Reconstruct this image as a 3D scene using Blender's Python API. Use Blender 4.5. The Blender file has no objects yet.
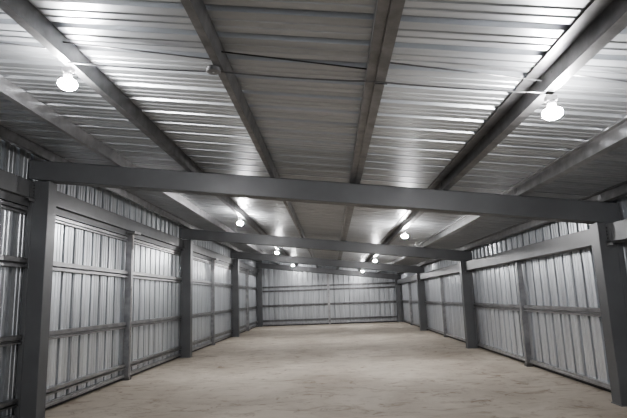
import bpy, bmesh, math, random
from mathutils import Vector, Matrix
random.seed(7)
C = bpy.context.scene.collection
SC = bpy.context.scene

# ------------------------------------------------------------------ measures
XL, XR = -4.237, 3.875            # inner faces of the columns
XLO, XRO = -4.557, 4.195          # outer faces of the columns
SHL, SHR = -4.60, 4.235           # inside of the wall sheeting
YF = [7.323, 15.133, 22.943, 30.753]   # near faces of the four portal frames in view
Y0, DT = -0.487, 0.237
ZRL, SL = 3.810, 0.1193           # top of rafter at the left column, fall to the right
def ztop(x): return ZRL - SL * (x - XL)
RH = 0.305                         # rafter depth
PD = 0.15                          # purlin depth
ANG = math.atan(SL)
def zsheet(x): return ztop(x) + PD + 0.004
YBACK = 31.03

# ------------------------------------------------------------------ materials
def mat(name): 
    m = bpy.data.materials.new(name); m.use_nodes = True
    nt = m.node_tree; b = nt.nodes['Principled BSDF']
    return m, nt, b
def ramp(nt, fac, stops):
    r = nt.nodes.new('ShaderNodeValToRGB'); e = r.color_ramp.elements
    e[0].position, e[0].color = stops[0][0], (*stops[0][1], 1)
    e[1].position, e[1].color = stops[1][0], (*stops[1][1], 1)
    for p, c in stops[2:]:
        k = e.new(p); k.color = (*c, 1)
    nt.links.new(fac, r.inputs[0]); return r
def noise(nt, vec, scale, detail=4, rough=.55, dist=0):
    n = nt.nodes.new('ShaderNodeTexNoise'); n.inputs['Scale'].default_value = scale
    n.inputs['Detail'].default_value = detail; n.inputs['Roughness'].default_value = rough
    n.inputs['Distortion'].default_value = dist
    if vec: nt.links.new(vec, n.inputs['Vector'])
    return n
def coords(nt, scale=(1, 1, 1)):
    t = nt.nodes.new('ShaderNodeNewGeometry'); m = nt.nodes.new('ShaderNodeMapping')
    m.inputs['Scale'].default_value = scale
    nt.links.new(t.outputs['Position'], m.inputs['Vector']); return m.outputs['Vector']
def g3(v, t=(1, 1, 1)): return (v * t[0], v * t[1], v * t[2])

def metal(name, lo, hi, scale, nscale=1.0, rough=(.3, .45), metallic=.85, bump=.0, bscale=3, tint=(1, 1, 1.02), bdist=.01):
    m, nt, b = mat(name)
    v = coords(nt, scale)
    n = noise(nt, v, nscale)
    r = ramp(nt, n.outputs['Fac'], [(.3, g3(lo, tint)), (.7, g3(hi, tint))])
    nt.links.new(r.outputs[0], b.inputs['Base Color'])
    b.inputs['Metallic'].default_value = metallic
    mr = nt.nodes.new('ShaderNodeMapRange')
    mr.inputs['To Min'].default_value, mr.inputs['To Max'].default_value = rough
    n2 = noise(nt, v, nscale * 2.3)
    nt.links.new(n2.outputs['Fac'], mr.inputs['Value']); nt.links.new(mr.outputs[0], b.inputs['Roughness'])
    if bump:
        bp = nt.nodes.new('ShaderNodeBump'); bp.inputs['Strength'].default_value = bump
        bp.inputs['Distance'].default_value = bdist
        n3 = noise(nt, v, bscale, 3)
        nt.links.new(n3.outputs['Fac'], bp.inputs['Height']); nt.links.new(bp.outputs[0], b.inputs['Normal'])
    return m
M = {}
M['roof'] = metal('galvanized_roof_sheet', .38, .50, (.5, 7, 1), 1, (.33, .45), .70, .12, 2.0, (.965, 1, 1.04), bdist=.02)
M['wall_side'] = metal('galvanized_wall_sheet', .52, .78, (1, 9, .30), 1, (.26, .38), .68, .2, 1.5, (.965, 1, 1.04), bdist=.02)
M['wall_end'] = metal('galvanized_end_sheet', .42, .62, (9, 1, .30), 1, (.28, .40), .40, .2, 1.5, (.965, 1, 1.04), bdist=.02)
M['paint'] = metal('grey_painted_steel', .118, .145, (1.5, 1.5, 1.5), 1, (.34, .48), .12, .05, 14, (.97, 1.0, 1.04))
M['galv'] = metal('galvanized_section', .15, .25, (3, 3, 3), 2.0, (.30, .46), .75, .05, 20)
M['galv_light'] = metal('bright_galvanized_section', .30, .46, (3, 3, 3), 2.0, (.30, .42), .75, .03, 20)
M['galv_girt'] = metal('galvanized_girt', .24, .42, (3, 1.5, 3), 2.0, (.25, .42), .85, .1, 20)
M['rust'] = metal('dark_scuffed_galvanizing', .16, .42, (2, 2, 5), 3.0, (.4, .6), .7, .1, 20, (1.05, 1, .95))
M['dark'] = metal('dark_bolt_steel_and_gap_shade', .05, .09, (5, 5, 5), 2, (.4, .5), .6)
M['plastic'] = metal('grey_plastic_box', .14, .18, (5, 5, 5), 2, (.5, .6), 0)
M['socket'] = metal('grey_lampholder', .10, .13, (5, 5, 5), 2, (.4, .5), 0)
M['cable'] = metal('dark_cable', .10, .14, (5, 5, 5), 2, (.4, .5), .2)
# bulb: a diffuse dome that glows
m, nt, b = mat('lit_bulb')
b.inputs['Base Color'].default_value = (1, 1, 1, 1)
b.inputs['Emission Color'].default_value = (1.0, .985, .985, 1)
b.inputs['Emission Strength'].default_value = 400
M['bulb'] = m
# floor: dusty concrete with scuffs, patches and tyre streaks
m, nt, b = mat('dusty_concrete')
v = coords(nt)
big = noise(nt, v, .55, 6, .6, .6)
r1 = ramp(nt, big.outputs['Fac'], [(.28, (.40, .345, .285)), (.70, (.66, .60, .52)), (.5, (.53, .478, .405))])
v2 = coords(nt, (1.0, 1.7, 1)); st = noise(nt, v2, 1.1, 8, .70, 2.4)
r2 = ramp(nt, st.outputs['Fac'], [(.33, (.55, .47, .41)), (.47, (1, 1, 1))])
mx = nt.nodes.new('ShaderNodeMix'); mx.data_type = 'RGBA'; mx.blend_type = 'MULTIPLY'
mx.inputs['Factor'].default_value = .75
nt.links.new(r1.outputs[0], mx.inputs['A']); nt.links.new(r2.outputs[0], mx.inputs['B'])
sp = noise(nt, v, 3.1, 8, .72, .9)
r3 = ramp(nt, sp.outputs['Fac'], [(.33, (.50, .43, .38)), (.44, (1, 1, 1)), (.62, (1, 1, 1)), (.74, (1.2, 1.2, 1.18))])
mx2 = nt.nodes.new('ShaderNodeMix'); mx2.data_type = 'RGBA'; mx2.blend_type = 'MULTIPLY'
mx2.inputs['Factor'].default_value = .8
nt.links.new(mx.outputs['Result'], mx2.inputs['A']); nt.links.new(r3.outputs[0], mx2.inputs['B'])
nt.links.new(mx2.outputs['Result'], b.inputs['Base Color'])
b.inputs['Roughness'].default_value = .78
bp = nt.nodes.new('ShaderNodeBump'); bp.inputs['Strength'].default_value = .5; bp.inputs['Distance'].default_value = .012
fine = noise(nt, v, 7, 8, .7); nt.links.new(fine.outputs['Fac'], bp.inputs['Height'])
nt.links.new(bp.outputs[0], b.inputs['Normal'])
M['floor'] = m

# ------------------------------------------------------------------ mesh helpers
def box(bm, x0, x1, y0, y1, z0, z1, bev=0):
    x0, x1 = sorted((x0, x1)); y0, y1 = sorted((y0, y1)); z0, z1 = sorted((z0, z1))
    vs = [bm.verts.new((x, y, z)) for x in (x0, x1) for y in (y0, y1) for z in (z0, z1)]
    fs = [(0, 1, 3, 2), (4, 6, 7, 5), (0, 4, 5, 1), (2, 3, 7, 6), (0, 2, 6, 4), (1, 5, 7, 3)]
    nf = [bm.faces.new([vs[i] for i in f]) for f in fs]
    if bev:
        es = list({e for f in nf for e in f.edges})
        bmesh.ops.bevel(bm, geom=es, offset=bev, segments=2, affect='EDGES')
def extrude(bm, prof, axis, a, b):
    """closed polygon prof (u,v) swept from a to b along an axis: x -> (y,z), y -> (x,z), z -> (x,y)"""
    def P(u, v, w):
        return {'x': (w, u, v), 'y': (u, w, v), 'z': (u, v, w)}[axis]
    A = [bm.verts.new(P(u, v, a)) for u, v in prof]; B = [bm.verts.new(P(u, v, b)) for u, v in prof]
    n = len(prof)
    for i in range(n):
        j = (i + 1) % n; bm.faces.new((A[i], A[j], B[j], B[i]))
    bm.faces.new(A); bm.faces.new(B[::-1])
def cyl(bm, p0, p1, r, n=10, r2=None):
    p0, p1 = Vector(p0), Vector(p1); d = (p1 - p0); q = d.to_track_quat('Z', 'Y')
    r2 = r if r2 is None else r2
    A, B = [], []
    for i in range(n):
        a = 2 * math.pi * i / n; c = Vector((math.cos(a), math.sin(a), 0))
        A.append(bm.verts.new(p0 + q @ (c * r))); B.append(bm.verts.new(p1 + q @ (c * r2)))
    for i in range(n):
        j = (i + 1) % n; f = bm.faces.new((A[i], A[j], B[j], B[i])); f.smooth = True
    bm.faces.new(A[::-1]); bm.faces.new(B)
def tube(bm, pts, r, n=8):
    pts = [Vector(p) for p in pts]; rings = []
    for i, p in enumerate(pts):
        d = (pts[min(i + 1, len(pts) - 1)] - pts[max(i - 1, 0)]).normalized(); q = d.to_track_quat('Z', 'Y')
        rings.append([bm.verts.new(p + q @ Vector((r * math.cos(2 * math.pi * k / n), r * math.sin(2 * math.pi * k / n), 0))) for k in range(n)])
    for A, B in zip(rings, rings[1:]):
        for k in range(n):
            j = (k + 1) % n; f = bm.faces.new((A[k], A[j], B[j], B[k])); f.smooth = True
    bm.faces.new(rings[0][::-1]); bm.faces.new(rings[-1])
def lathe(bm, prof, n=24, c=(0, 0)):
    rings = []
    for r, z in prof:
        if r < 1e-6: rings.append([bm.verts.new((c[0], c[1], z))])
        else: rings.append([bm.verts.new((c[0] + r * math.cos(2 * math.pi * k / n), c[1] + r * math.sin(2 * math.pi * k / n), z)) for k in range(n)])
    for A, B in zip(rings, rings[1:]):
        for k in range(n):
            j = (k + 1) % n
            a, a2, b_, b2 = A[k % len(A)], A[j % len(A)], B[k % len(B)], B[j % len(B)]
            vs = []
            for q in (a, a2, b2, b_):
                if q not in vs: vs.append(q)
            if len(vs) > 2: f = bm.faces.new(vs); f.smooth = True
def obj(name, bm, m, parent=None, fix=True):
    if fix: bmesh.ops.recalc_face_normals(bm, faces=bm.faces)
    me = bpy.data.meshes.new(name); bm.to_mesh(me); bm.free()
    me.materials.append(m)
    o = bpy.data.objects.new(name, me); C.objects.link(o)
    if parent: o.parent = parent
    return o
def tag(o, label, cat, group=None):
    o['label'] = label; o['category'] = cat
    if group: o['group'] = group
    return o
def thing(name, label, cat, loc=(0, 0, 0), group=None):
    o = bpy.data.objects.new(name, None); C.objects.link(o); o.location = loc
    return tag(o, label, cat, group)
def struct(name, bm, m):
    o = obj(name, bm, m, fix=False); o['kind'] = 'structure'; return o
def copy_tree(o, parent=None):
    c = o.copy(); C.objects.link(c)
    if parent: c.parent = parent
    for ch in [k for k in o.children]: copy_tree(ch, c)
    return c

# ------------------------------------------------------------------ the shell
def rib_profile(a, b, pitch, lap=3, start=0.0, slot=True, steep=False, deep=.065, wd=.070):
    """list of (s, depth) : depth is how far the sheet goes AWAY from the room"""
    out = []; s = a + start; k = 0
    out.append((a, 0))
    while s + pitch < b:
        out += [(s, 0), (s + .012, .036), (s + .066, .036), (s + .078, 0)] if steep else [(s, 0), (s + .006, deep), (s + wd - .006, deep), (s + wd, 0)]
        if slot and k % lap == 0: out += [(s + .086, 0), (s + .088, .060), (s + .106, .060), (s + .108, 0)]
        w = pitch - .084
        for t in (.36, .70):
            q = s + .084 + w * t
            out += [(q - .014, 0), (q - .007, .009), (q + .007, .009), (q + .014, 0)]
        s += pitch; k += 1
    out.append((b, 0)); return out
def sheet(prof, fn, thick):
    """fn(s, depth, end) -> point at either end; thick = outward vector"""
    bm = bmesh.new(); A = [bm.verts.new(fn(s, d, 0)) for s, d in prof]; B = [bm.verts.new(fn(s, d, 1)) for s, d in prof]
    for i in range(len(prof) - 1): bm.faces.new((A[i], A[i + 1], B[i + 1], B[i]))
    geo = bm.faces[:]
    r = bmesh.ops.extrude_face_region(bm, geom=geo)
    t = Vector(thick)
    for v in r['geom']:
        if isinstance(v, bmesh.types.BMVert): v.co += t
    bmesh.ops.recalc_face_normals(bm, faces=bm.faces)
    return bm
YS = -0.75
pr = rib_profile(YS, YBACK + .1, .352, start=.25, slot=False, steep=True)
struct('ceiling', sheet(pr, lambda s, d, e: ((SHL - .05, SHR + .05)[e], s, zsheet((SHL - .05, SHR + .05)[e]) + d), (0, 0, .004)), M['roof'])
pr = rib_profile(YS, YBACK, .352, start=.06)
struct('wall_left', sheet(pr, lambda s, d, e: (SHL - d, s, (.075, zsheet(SHL) - .01)[e]), (-.004, 0, 0)), M['wall_side'])
pr = rib_profile(YS, YBACK, .352, start=.2)
struct('wall_right', sheet(pr, lambda s, d, e: (SHR + d, s, (.075, zsheet(SHR) - .01)[e]), (.004, 0, 0)), M['wall_side'])
pr = rib_profile(SHL, SHR, .305, start=.1, deep=.12, wd=.085)
struct('wall_back', sheet(pr, lambda s, d, e: (s, YBACK + d, (.075, zsheet(s) - .01)[e]), (0, .004, 0)), M['wall_end'])
# floor with a faint unevenness
bm = bmesh.new()
nx, ny = 24, 80
g = [[bm.verts.new((-6.5 + 12.8 * i / nx, -1.5 + 34.5 * j / ny, 0)) for j in range(ny + 1)] for i in range(nx + 1)]
for i in range(nx):
    for j in range(ny): bm.faces.new((g[i][j], g[i + 1][j], g[i + 1][j + 1], g[i][j + 1]))
struct('floor', bm, M['floor'])

ORD = ['nearest', 'second', 'third', 'farthest']
SIDE = {'left': -1, 'right': 1}

# ------------------------------------------------------------------ columns
def make_column(side, y, zt, label, last):
    s = SIDE[side]; xi, xo = (XL, XLO) if s < 0 else (XR, XRO)
    t = thing('portal_column', label, 'column', ((xi + xo) / 2, y + DT / 2, 0), 'portal frame columns')
    cx, cy = t.location.x, t.location.y
    hi, ho = xi - cx, xo - cx; o = 1 if ho > 0 else -1
    h = DT / 2
    bm = bmesh.new()          # box of two nested channels: full-depth inner box, stepped outer channel with a lip
    e = .006
    prof = [(hi, -h + e), (hi + o * e, -h), (ho - o * .088, -h), (ho - o * .088, -h + .014), (ho - o * .078, -h + .014), (ho - o * .070, -h + .006),
            (ho, -h + .006), (ho, h - .006), (ho - o * .070, h - .006), (ho - o * .078, h - .014), (ho - o * .088, h - .014), (ho - o * .088, h), (hi + o * e, h), (hi, h - e)]
    extrude(bm, prof, 'z', .0, zt)
    obj('shaft', bm, M['paint'], t)
    bm = bmesh.new(); box(bm, hi - o * .012, ho, -h - .012, h + .012, 0, .012)
    obj('base_plate', bm, M['paint'], t)
    return t
for side in ('left', 'right'):
    for k, y in enumerate(YF):
        x = XL if side == 'left' else XR
        zt = (ztop(XL) - RH - .012) if side == 'left' else (ztop(XR) - RH - .012)
        extra = ['its top under the near end of the nearest rafter', 'under the second rafter', 'under the third rafter', 'in the far corner'][k]
        make_column(side, y, zt, '%s grey box steel column along the %s wall, %s' % (ORD[k], side, extra), k == 3)

# ------------------------------------------------------------------ rafters (sloping box beams) with purlin cleats
PX = [-4.24, -3.13, -2.035, -.785, .41, 1.70, 2.80, 4.01]      # webs of the eight purlin lines
PS = [-1, -1, -1, -1, 1, 1, 1, 1]                            # side the bottom flange points to
RL = ['nearest and biggest sloping grey steel rafter, spanning between the nearest two columns',
      'second sloping grey steel rafter, spanning between the second pair of columns',
      'third sloping grey steel rafter, spanning between the third pair of columns',
      'farthest sloping grey steel rafter, across the top of the ribbed end wall']
for k, y in enumerate(YF):
    t = thing('portal_rafter', RL[k], 'rafter', (0, y + DT / 2, ztop(0)), 'portal frame rafters')
    h = DT / 2
    bm = bmesh.new()
    e = .008
    prof = [(-h, e - RH), (-h + e, -RH), (h - e, -RH), (h, e - RH), (h, -e), (h - e, 0), (-h + e, 0), (-h, -e)]
    x0, x1 = XLO - .012, XRO + .02
    A = [bm.verts.new((x0, u, v - SL * x0)) for u, v in prof]; B = [bm.verts.new((x1, u, v - SL * x1)) for u, v in prof]
    for i in range(8): bm.faces.new((A[i], A[(i + 1) % 8], B[(i + 1) % 8], B[i]))
    bm.faces.new(A); bm.faces.new(B[::-1])
    obj('beam', bm, M['paint'], t)
    for px, ps in zip(PX, PS):
        bm = bmesh.new()
        zb = -SL * px
        xx = px + ps * .006
        box(bm, xx, xx + ps * .007, -.045, .045, zb + .000, zb + .125)
        box(bm, xx, xx + ps * .060, -.045, .045, zb + .000 - SL * 0, zb + .008)
        c = obj('purlin_cleat', bm, M['galv'], t)
        for zz in (.04, .095):
            bm = bmesh.new(); cyl(bm, (xx + ps * .007, 0, zb + zz), (xx + ps * .022, 0, zb + zz), .013, 6)
            obj('bolt', bm, M['dark'], c)

# ------------------------------------------------------------------ purlins: Z sections, one length per bay
BAYS = [(Y0, YF[0] + DT / 2), (YF[0] + DT / 2, YF[1] + DT / 2), (YF[1] + DT / 2, YF[2] + DT / 2), (YF[2] + DT / 2, YBACK - .012)]
BAYN = ['in the nearest bay', 'between nearest and second rafters', 'between second and third rafters', 'between third and farthest rafters']
PN = ['first', 'second', 'third', 'fourth', 'fifth', 'sixth', 'seventh', 'last']
D0 = PD - .001
def cprof(ps, bf, D=PD, t=.004, lip=.020):
    o = ps
    return [(0, 0), (o * bf, 0), (o * bf, lip), (o * (bf - t), lip), (o * (bf - t), t), (o * t, t), (o * t, D - t),
            (o * (bf - t), D - t), (o * (bf - t), D - lip), (o * bf, D - lip), (o * bf, D), (0, D)]
def zprof(ps, bf, tf, D=PD, t=.004, lip=.020):
    # in the purlin's own frame: web on u=0, bottom flange towards ps, top flange the other way
    o = ps
    P = [(0, 0), (o * bf, 0), (o * bf, lip), (o * (bf - t), lip), (o * (bf - t), t), (o * t, t), (o * t, D),
         (-o * tf, D), (-o * tf, D - lip), (-o * (tf - t), D - lip), (-o * (tf - t), D - t), (0, D - t)]
    return P
for i, (px, ps) in enumerate(zip(PX, PS)):
    for k, (ya, yb) in enumerate(BAYS):
        t = bmesh.new()
        bf, tf = [(.07, 0), (.07, 0), (.082, 0), (.062, 0), (.08, .1), (.085, .115), (.10, .07), (.09, .06)][i]
        P = zprof(ps, bf, tf) if ps > 0 else cprof(ps, bf)
        if i == 4:            # two channels set back to back, with the open seam between them
            P = [(-.075, 0), (-.012, 0), (-.010, .012), (-.002, .012), (-.0, -.004), (.078, -.004), (.080, .018), (.076, .018), (.072, .002), (.004, .002), (.004, D0), (-.075, D0)]
        P = [(u * math.cos(-ANG) - v * math.sin(-ANG), u * math.sin(-ANG) + v * math.cos(-ANG)) for u, v in P]
        P = [(u, v + .003) for u, v in P]
        extrude(t, P, 'y', ya + .003, yb - .003)
        o = obj('roof_purlin', t, M['galv_light'] if i in (1, 6) else M['galv'])
        o.location = (px, 0, ztop(px))
        lab = 'galvanized roof purlin, %s from the left wall, %s' % (PN[i], BAYN[k])
        if i == 7: lab = 'galvanized roof purlin nearest the right wall, %s' % BAYN[k]
        tag(o, lab, 'purlin', 'roof purlins')

# ------------------------------------------------------------------ eave beams (headers) between the columns
EB = [(Y0 + DT, YF[0]), (YF[0] + DT, YF[1]), (YF[1] + DT, YF[2]), (YF[2] + DT, None)]
EN = ['in the nearest bay, running out of the picture edge', 'between the nearest and second columns', 'between the second and third columns', 'between the third and farthest columns']
EBE = [(Y0 + DT, YF[0]), (YF[0] + DT, YF[1]), (YF[1] + DT, YF[2]), (YF[2] + DT, YF[3])]
for side, xa, xb, z0, z1 in (('left', -4.455, -4.57, 3.225, 3.49), ('right', 3.985, 4.19, 2.235, 2.495)):
    s = SIDE[side]
    for k, (ya, yb) in enumerate(EBE):
        t = thing('eave_beam', 'grey painted steel eave beam along the top of the %s wall, %s' % (side, EN[k]), 'beam', ((xa + xb) / 2, (ya + yb) / 2, z0), 'eave beams')
        cx, cy = t.location.x, t.location.y
        a, b2 = xa - cx, xb - cx; hh = z1 - z0; o = 1 if b2 > a else -1
        bm = bmesh.new()
        e = .005
        prof = [(a, e), (a + o * e, 0), (b2, 0), (b2, hh), (a + o * e, hh), (a, hh - e)]
        if s < 0: prof[2:3] = [(b2 - o * .045, 0), (b2 - o * .045, -.115), (b2, -.115)]      # added leg, stands in for the shaded band under the beam
        extrude(bm, prof, 'y', ya - cy + .009, yb - cy - .009)
        obj('beam', bm, M['paint'], t)
        for yy, d in ((ya - cy + .001, 1), (yb - cy - .001, -1)):
            bm = bmesh.new()      # bolted end angle
            box(bm, a - o * .001, a - o * .007, yy, yy + d * .13, .02, hh - .02)
            box(bm, a - o * .001, a - o * .075, yy, yy + d * .007, .02, hh - .02)
            c = obj('end_cleat', bm, M['paint'], t)
            for q in (.055, .105, .155, .205):
                bm = bmesh.new(); cyl(bm, (a - o * .007, yy + d * .042, q), (a - o * .015, yy + d * .042, q), .010, 6)
                obj('bolt', bm, M['dark'], c)
        bm = bmesh.new()          # galvanized seat angle under the far end
        yy = yb - cy - .004
        box(bm, a - o * .02, b2, yy - .16, yy, -.012, -.002); box(bm, a - o * .02, a - o * .012, yy - .16, yy, -.05, -.002)
        obj('seat_angle', bm, M['galv_light'], t)

# ------------------------------------------------------------------ mid-bay wall posts
PY = {'left': [3.25, 11.13, 19.12, 27.0], 'right': [3.35, 11.3, 19.25, 27.2]}
PN2 = ['nearest', 'second', 'third', 'farthest']
def make_post(side, y, label):
    s = SIDE[side]
    xi, xo = (-4.435, -4.575) if s < 0 else (4.095, 4.21)
    zt = 3.15 if s < 0 else 2.232
    t = thing('wall_post', label, 'post', ((xi + xo) / 2, y, 0), 'slim wall posts between the columns')
    a, b2 = xi - t.location.x, xo - t.location.x; o = 1 if b2 > a else -1
    h = .044
    bm = bmesh.new()          # box made of two lipped channels with an open seam
    prof = [(a, -h), (a, -.006), (a + o * .02, -.006), (a + o * .02, .006), (a, .006), (a, h), (b2, h), (b2, -h)]
    extrude(bm, prof, 'z', .006, zt)
    obj('shaft', bm, M['galv_light'], t)
    bm = bmesh.new(); box(bm, a - o * .016, b2, -h - .03, h + .03, 0, .006); 
    box(bm, a - o * .016, a - o * .008, -h - .03, h + .03, 0.006, .07)
    obj('foot_angle', bm, M['galv'], t)
    if s < 0:
        bm = bmesh.new(); box(bm, a - o * .012, a - o * .002, -h * .9, h * .9, zt - .34, zt)
        obj('splice_plate', bm, M['rust'], t)
        bm = bmesh.new(); box(bm, a - o * .12, b2, -.20, .16, zt + .002, zt + .055)
        obj('head_bracket', bm, M['galv_light'], t)
        bm = bmesh.new(); box(bm, a - o * .004, a - o * .001, -h * .45, h * .45, .9, 2.0)
        obj('scuffed_face', bm, M['rust'], t)['label'] = 'brown scuffed strip down the front of the post'
    else:
        bm = bmesh.new(); box(bm, a - o * .06, b2 - o * .01, -.07, .07, zt - .012, zt)
        obj('head_plate', bm, M['galv'], t)
    return t
POS = {}
for side in ('left', 'right'):
    where = ['in the nearest bay before the first column', 'between the nearest and second columns', 'between the second and third columns', 'between the third and farthest columns']
    for k in range(1, 4):
        make_post(side, PY[side][k], 'slim galvanized steel post on the %s wall, %s' % (side, where[k]))

# ------------------------------------------------------------------ girts, one length between each column and post
def girt_mesh(h, d, L, axis):
    """lipped top-hat girt; u = towards the room (negative), v = height; swept along the wall"""
    bm = bmesh.new(); q = h / 2
    prof = [(0, -q), (-d, -q), (-d, -q + h * .22), (-d * .45, -q + h * .27), (-d * .45, -q + h * .38), (-d * .95, -q + h * .50), (-d * .95, -q + h * .90), (-d * .86, -q + h * .92),
            (-d * .86, q), (0, q)]
    if axis == 'y': extrude(bm, prof, 'y', -L / 2, L / 2)
    else: extrude(bm, [(u, v) for u, v in prof], 'x', -L / 2, L / 2)
    return bm
LV = {'left': [('top', 3.045, .10, .06), ('upper', 2.262, .15, .10), ('middle', 1.158, .13, .10), ('lower', .29, .10, .10)],
      'right': [('middle', 1.22, .13, .09)]}
def spans(side):
    out = []
    ps = PY[side]
    prev = [Y0 + DT] + [y + DT for y in YF]
    for k in range(4):
        out.append((k, 0, prev[k], ps[k] - .052)); out.append((k, 1, ps[k] + .052, YF[k]))
    return out
BW = [('', 'before the nearest column, at the picture edge'),
      ('nearest column to nearest post', 'nearest post to second column'),
      ('second column to second post', 'second post to third column'),
      ('third column to farthest post', 'farthest post to far corner')]
for side in ('left', 'right'):
    s = SIDE[side]; xs = SHL + .004 if s < 0 else SHR - .004
    for nm, z, h, d in LV[side]:
        for k, hf, ya, yb in spans(side):
            if k == 0 and hf == 0: continue
            bm = girt_mesh(h, d, yb - ya - .012, 'y')
            if s < 0:
                for v in bm.verts: v.co.x = -v.co.x
            o = obj('wall_girt', bm, M['galv_girt']); o.location = (xs, (ya + yb) / 2, z)
            tag(o, '%s galvanized girt on the %s wall, %s' % (nm, side, BW[k][hf]), 'girt', 'horizontal wall girts')
    # base rail carrying the sheets, just clear of the slab
    for k, hf, ya, yb in spans(side):
        if k == 0 and hf == 0: continue
        bm = bmesh.new(); z0, z1 = (.062, .125) if s < 0 else (.075, .145)
        d = .085 * (-s)
        extrude(bm, [(0, z0), (d, z0), (d, z0 + .03), (d * .8, z0 + .036), (d * .8, z1), (0, z1)], 'y', -(yb - ya) / 2 + .006, (yb - ya) / 2 - .006)
        o = obj('base_rail', bm, M['galv_light']); o.location = (xs, (ya + yb) / 2, 0)
        tag(o, 'galvanized base rail along the %s wall, %s' % (side, BW[k][hf]), 'rail', 'base rails')

for nm, x in (('left', SHL - .012), ('right', SHR + .012)):  # dark strips added to colour in the black gap below the base rails
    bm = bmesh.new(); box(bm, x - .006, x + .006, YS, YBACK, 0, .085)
    o = obj('gap_shade_strip_' + nm, bm, M['dark'], fix=False); o['kind'] = 'structure'
bm = bmesh.new(); box(bm, SHL, SHR, YBACK + .002, YBACK + .014, 0, .085)  # same added dark strip for the shaded gap at the end wall
o = obj('gap_shade_strip_back', bm, M['dark']); o['kind'] = 'structure'
t = thing('door_jamb', 'dark steel jamb post at the left picture edge, before the nearest column', 'post', (-4.50, 6.55, 0))
bm = bmesh.new(); box(bm, -.080, -.02, -.02, .13, .006, 3.05, .004); obj('shaft', bm, M['paint'], t)
bm = bmesh.new(); box(bm, -.080, .01, -.04, .15, 0, .006); obj('base_plate', bm, M['paint'], t)
# end wall: middle post and its girts
xp = -.19
t = thing('end_wall_post', 'slim galvanized steel post in the middle of the far end wall', 'post', (xp, YBACK - .065, 0))
bm = bmesh.new(); h = .06
extrude(bm, [(-h, -.06), (-.006, -.06), (-.006, -.045), (.006, -.045), (.006, -.06), (h, -.06), (h, .055), (-h, .055)], 'z', .006, ztop(xp) - RH - .03 )
obj('shaft', bm, M['galv_light'], t)
bm = bmesh.new(); box(bm, -.09, .09, -.075, .055, 0, .006); obj('base_plate', bm, M['galv'], t)
for nm, z, h in (('top', 2.325, .10), ('upper', 2.08, .10), ('middle', 1.20, .125), ('lower', .31, .11)):
    for hf, xa, xb in (('left', XL + .004, xp - .062), ('right', xp + .062, XR - .004)):
        bm = girt_mesh(h, .07, xb - xa - .01, 'x')
        o = obj('wall_girt', bm, M['galv']); o.location = ((xa + xb) / 2, YBACK - .004, z)
        tag(o, '%s galvanized girt of the far end wall, %s of its middle post' % (nm, hf), 'girt', 'horizontal wall girts')
for hf, xa, xb in (('left', XL + .004, xp - .062), ('right', xp + .062, XR - .004)):
    bm = bmesh.new(); extrude(bm, [(0, .065), (-.07, .065), (-.07, .1), (-.055, .105), (-.055, .135), (0, .135)], 'x', -(xb - xa) / 2, (xb - xa) / 2)
    o = obj('base_rail', bm, M['galv_light']); o.location = ((xa + xb) / 2, YBACK - .004, 0)
    tag(o, 'galvanized base rail along the foot of the far end wall, %s of its middle post' % hf, 'rail', 'base rails')

# ------------------------------------------------------------------ lamps hung under the third and sixth purlins
def make_lamp():
    t = thing('ceiling_lamp', '', 'lamp', (0, 0, 0), 'bare bulbs under the purlins')
    bm = bmesh.new()          # beam clamp and drop plate
    box(bm, -.040, .040, -.03, .03, -.050, -.008 + 0, .003); box(bm, -.035, .035, -.004, .004, -.055, -.01)
    obj('mounting_clamp', bm, M['galv'], t)
    bm = bmesh.new(); lathe(bm, [(0, -.045), (.03, -.045), (.036, -.055), (.034, -.085), (.026, -.098), (0, -.098)], 20)
    obj('lampholder', bm, M['socket'], t)
    bm = bmesh.new(); lathe(bm, [(0, -.099), (.026, -.10), (.042, -.106), (.062, -.118), (.073, -.132), (.076, -.148), (.071, -.166), (.054, -.182), (.030, -.192), (0, -.195)], 28)
    obj('bulb', bm, M['bulb'], t)
    return t
first = make_lamp()
LY = [3.74, 11.70, 19.85, 28.05]
n = 0
for k, y in enumerate(LY):
    for side, x in (('left', -2.115), ('right', 1.755)):
        o = first if n == 0 else copy_tree(first); n += 1
        o.location = (x, y + (.10 if side == 'left' else 0), ztop(x) + (.005 if side == 'left' else -.015))
        o['label'] = 'glowing white bulb lamp under a purlin, %s in the %s row' % (['nearest', 'second nearest', 'third nearest', 'farthest'][k], side)

# ------------------------------------------------------------------ wiring and sag rods at mid bay
def pw(i): return PX[i]
def zr(x, off): return ztop(x) + off
pts = []
for j in range(31):
    x = -2.05 + (1.70 + 2.05) * j / 30
    u = (x + .80) / 1.2 if -.8 <= x <= .4 else ((x + 2.05) / 1.25 if x < -.8 else (x - .4) / 1.3)
    sag = -.012 * 4 * u * (1 - u)
    pts.append((x, 3.70 - .0 * x, zr(x, -.012) + sag))
bm = bmesh.new(); tube(bm, pts, .0065)
tag(obj('power_cable', bm, M['galv']), 'thin cable strung under the purlins between the two nearest lamps', 'cable')
t = thing('junction_box', 'small round grey junction box on the fourth purlin beside the cable', 'junction box', (-.855, 3.66, zr(-.855, 0)))
bm = bmesh.new(); lathe(bm, [(0, -.002), (.052, -.002), (.054, -.008), (.054, -.028), (.0, -.028)], 24); obj('body', bm, M['plastic'], t)
bm = bmesh.new(); lathe(bm, [(0, -.029), (.057, -.029), (.057, -.034), (.05, -.038), (0, -.038)], 24); lid = obj('lid', bm, M['plastic'], t)
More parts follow.
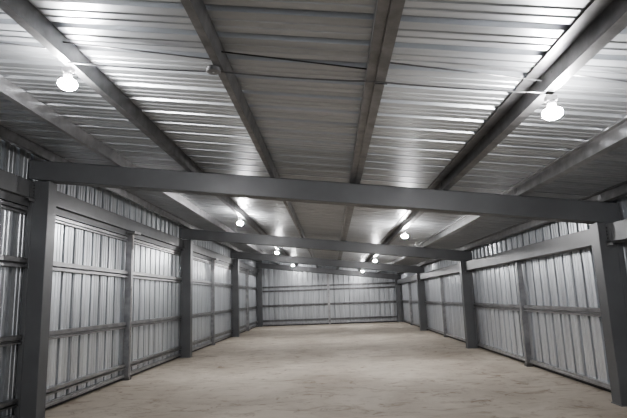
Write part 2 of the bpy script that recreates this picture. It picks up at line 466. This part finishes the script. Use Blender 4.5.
bm = bmesh.new(); cyl(bm, (0, 0, -.038), (0, 0, -.043), .008, 8); obj('screw', bm, M['galv_light'], lid)
t = bmesh.new(); 
for a, c in (((.405, 3.705, -.016), (.50, 3.70, -.016)),):
    tube(t, [(a[0], a[1], zr(a[0], a[2] - .010)), (c[0], c[1], zr(c[0], c[2] - .010))], .005)
tag(obj('cable_tie', t, M['dark']), 'black cable tie holding the cable under the fifth purlin', 'cable tie')
RY = [3.65]
for k, yy in enumerate(RY):
    for i in range(1, 6):
        xa, xb = PX[i] + .008, PX[i + 1] - .004
        bm = bmesh.new(); za, zb = zr(xa, .10), zr(xb, .10)
        tube(bm, [(xa, yy - .07, za), (xb, yy + .08, zb)], .006, 8)
        o = obj('sag_rod', bm, M['dark'] if k == 0 and i in (3,) else M['galv'])
        tag(o, 'thin rod joining %s and %s purlins from the left, %s' % (PN[i], PN[i + 1], BAYN[k]), 'rod', 'sag rods between the purlins')

# ------------------------------------------------------------------ world, camera
w = bpy.data.worlds.new('ambient_fill'); SC.world = w; w.use_nodes = True  # even grey fill light, added to lift the dark faces through the open front
w.node_tree.nodes['Background'].inputs[0].default_value = (.55, .58, .62, 1)
w.node_tree.nodes['Background'].inputs[1].default_value = .40
cam = bpy.data.cameras.new('camera'); co = bpy.data.objects.new('camera', cam); C.objects.link(co)
F, PI_, YA, RO = 501.5946, .1751, -.0298, -.0358
cy, sy, cp, sp_ = math.cos(YA), math.sin(YA), math.cos(PI_), math.sin(PI_)
fwd = Vector((sy * cp, cy * cp, sp_)); r = Vector((cy, -sy, 0)); u = r.cross(fwd)
c, s = math.cos(RO), math.sin(RO)
r2 = c * r + s * u; u2 = -s * r + c * u
mt = Matrix((r2, u2, -fwd)).transposed().to_4x4(); mt.translation = (0, 0, 1.6)
co.matrix_world = mt
cam.sensor_width = 36; cam.sensor_fit = 'HORIZONTAL'; cam.lens = F / 627 * 36
cam.clip_start = .05; cam.clip_end = 200
SC.camera = co
SC.view_settings.view_transform = 'AgX'
SC.view_settings.look = 'AgX - Medium High Contrast'
SC.view_settings.exposure = 1.12
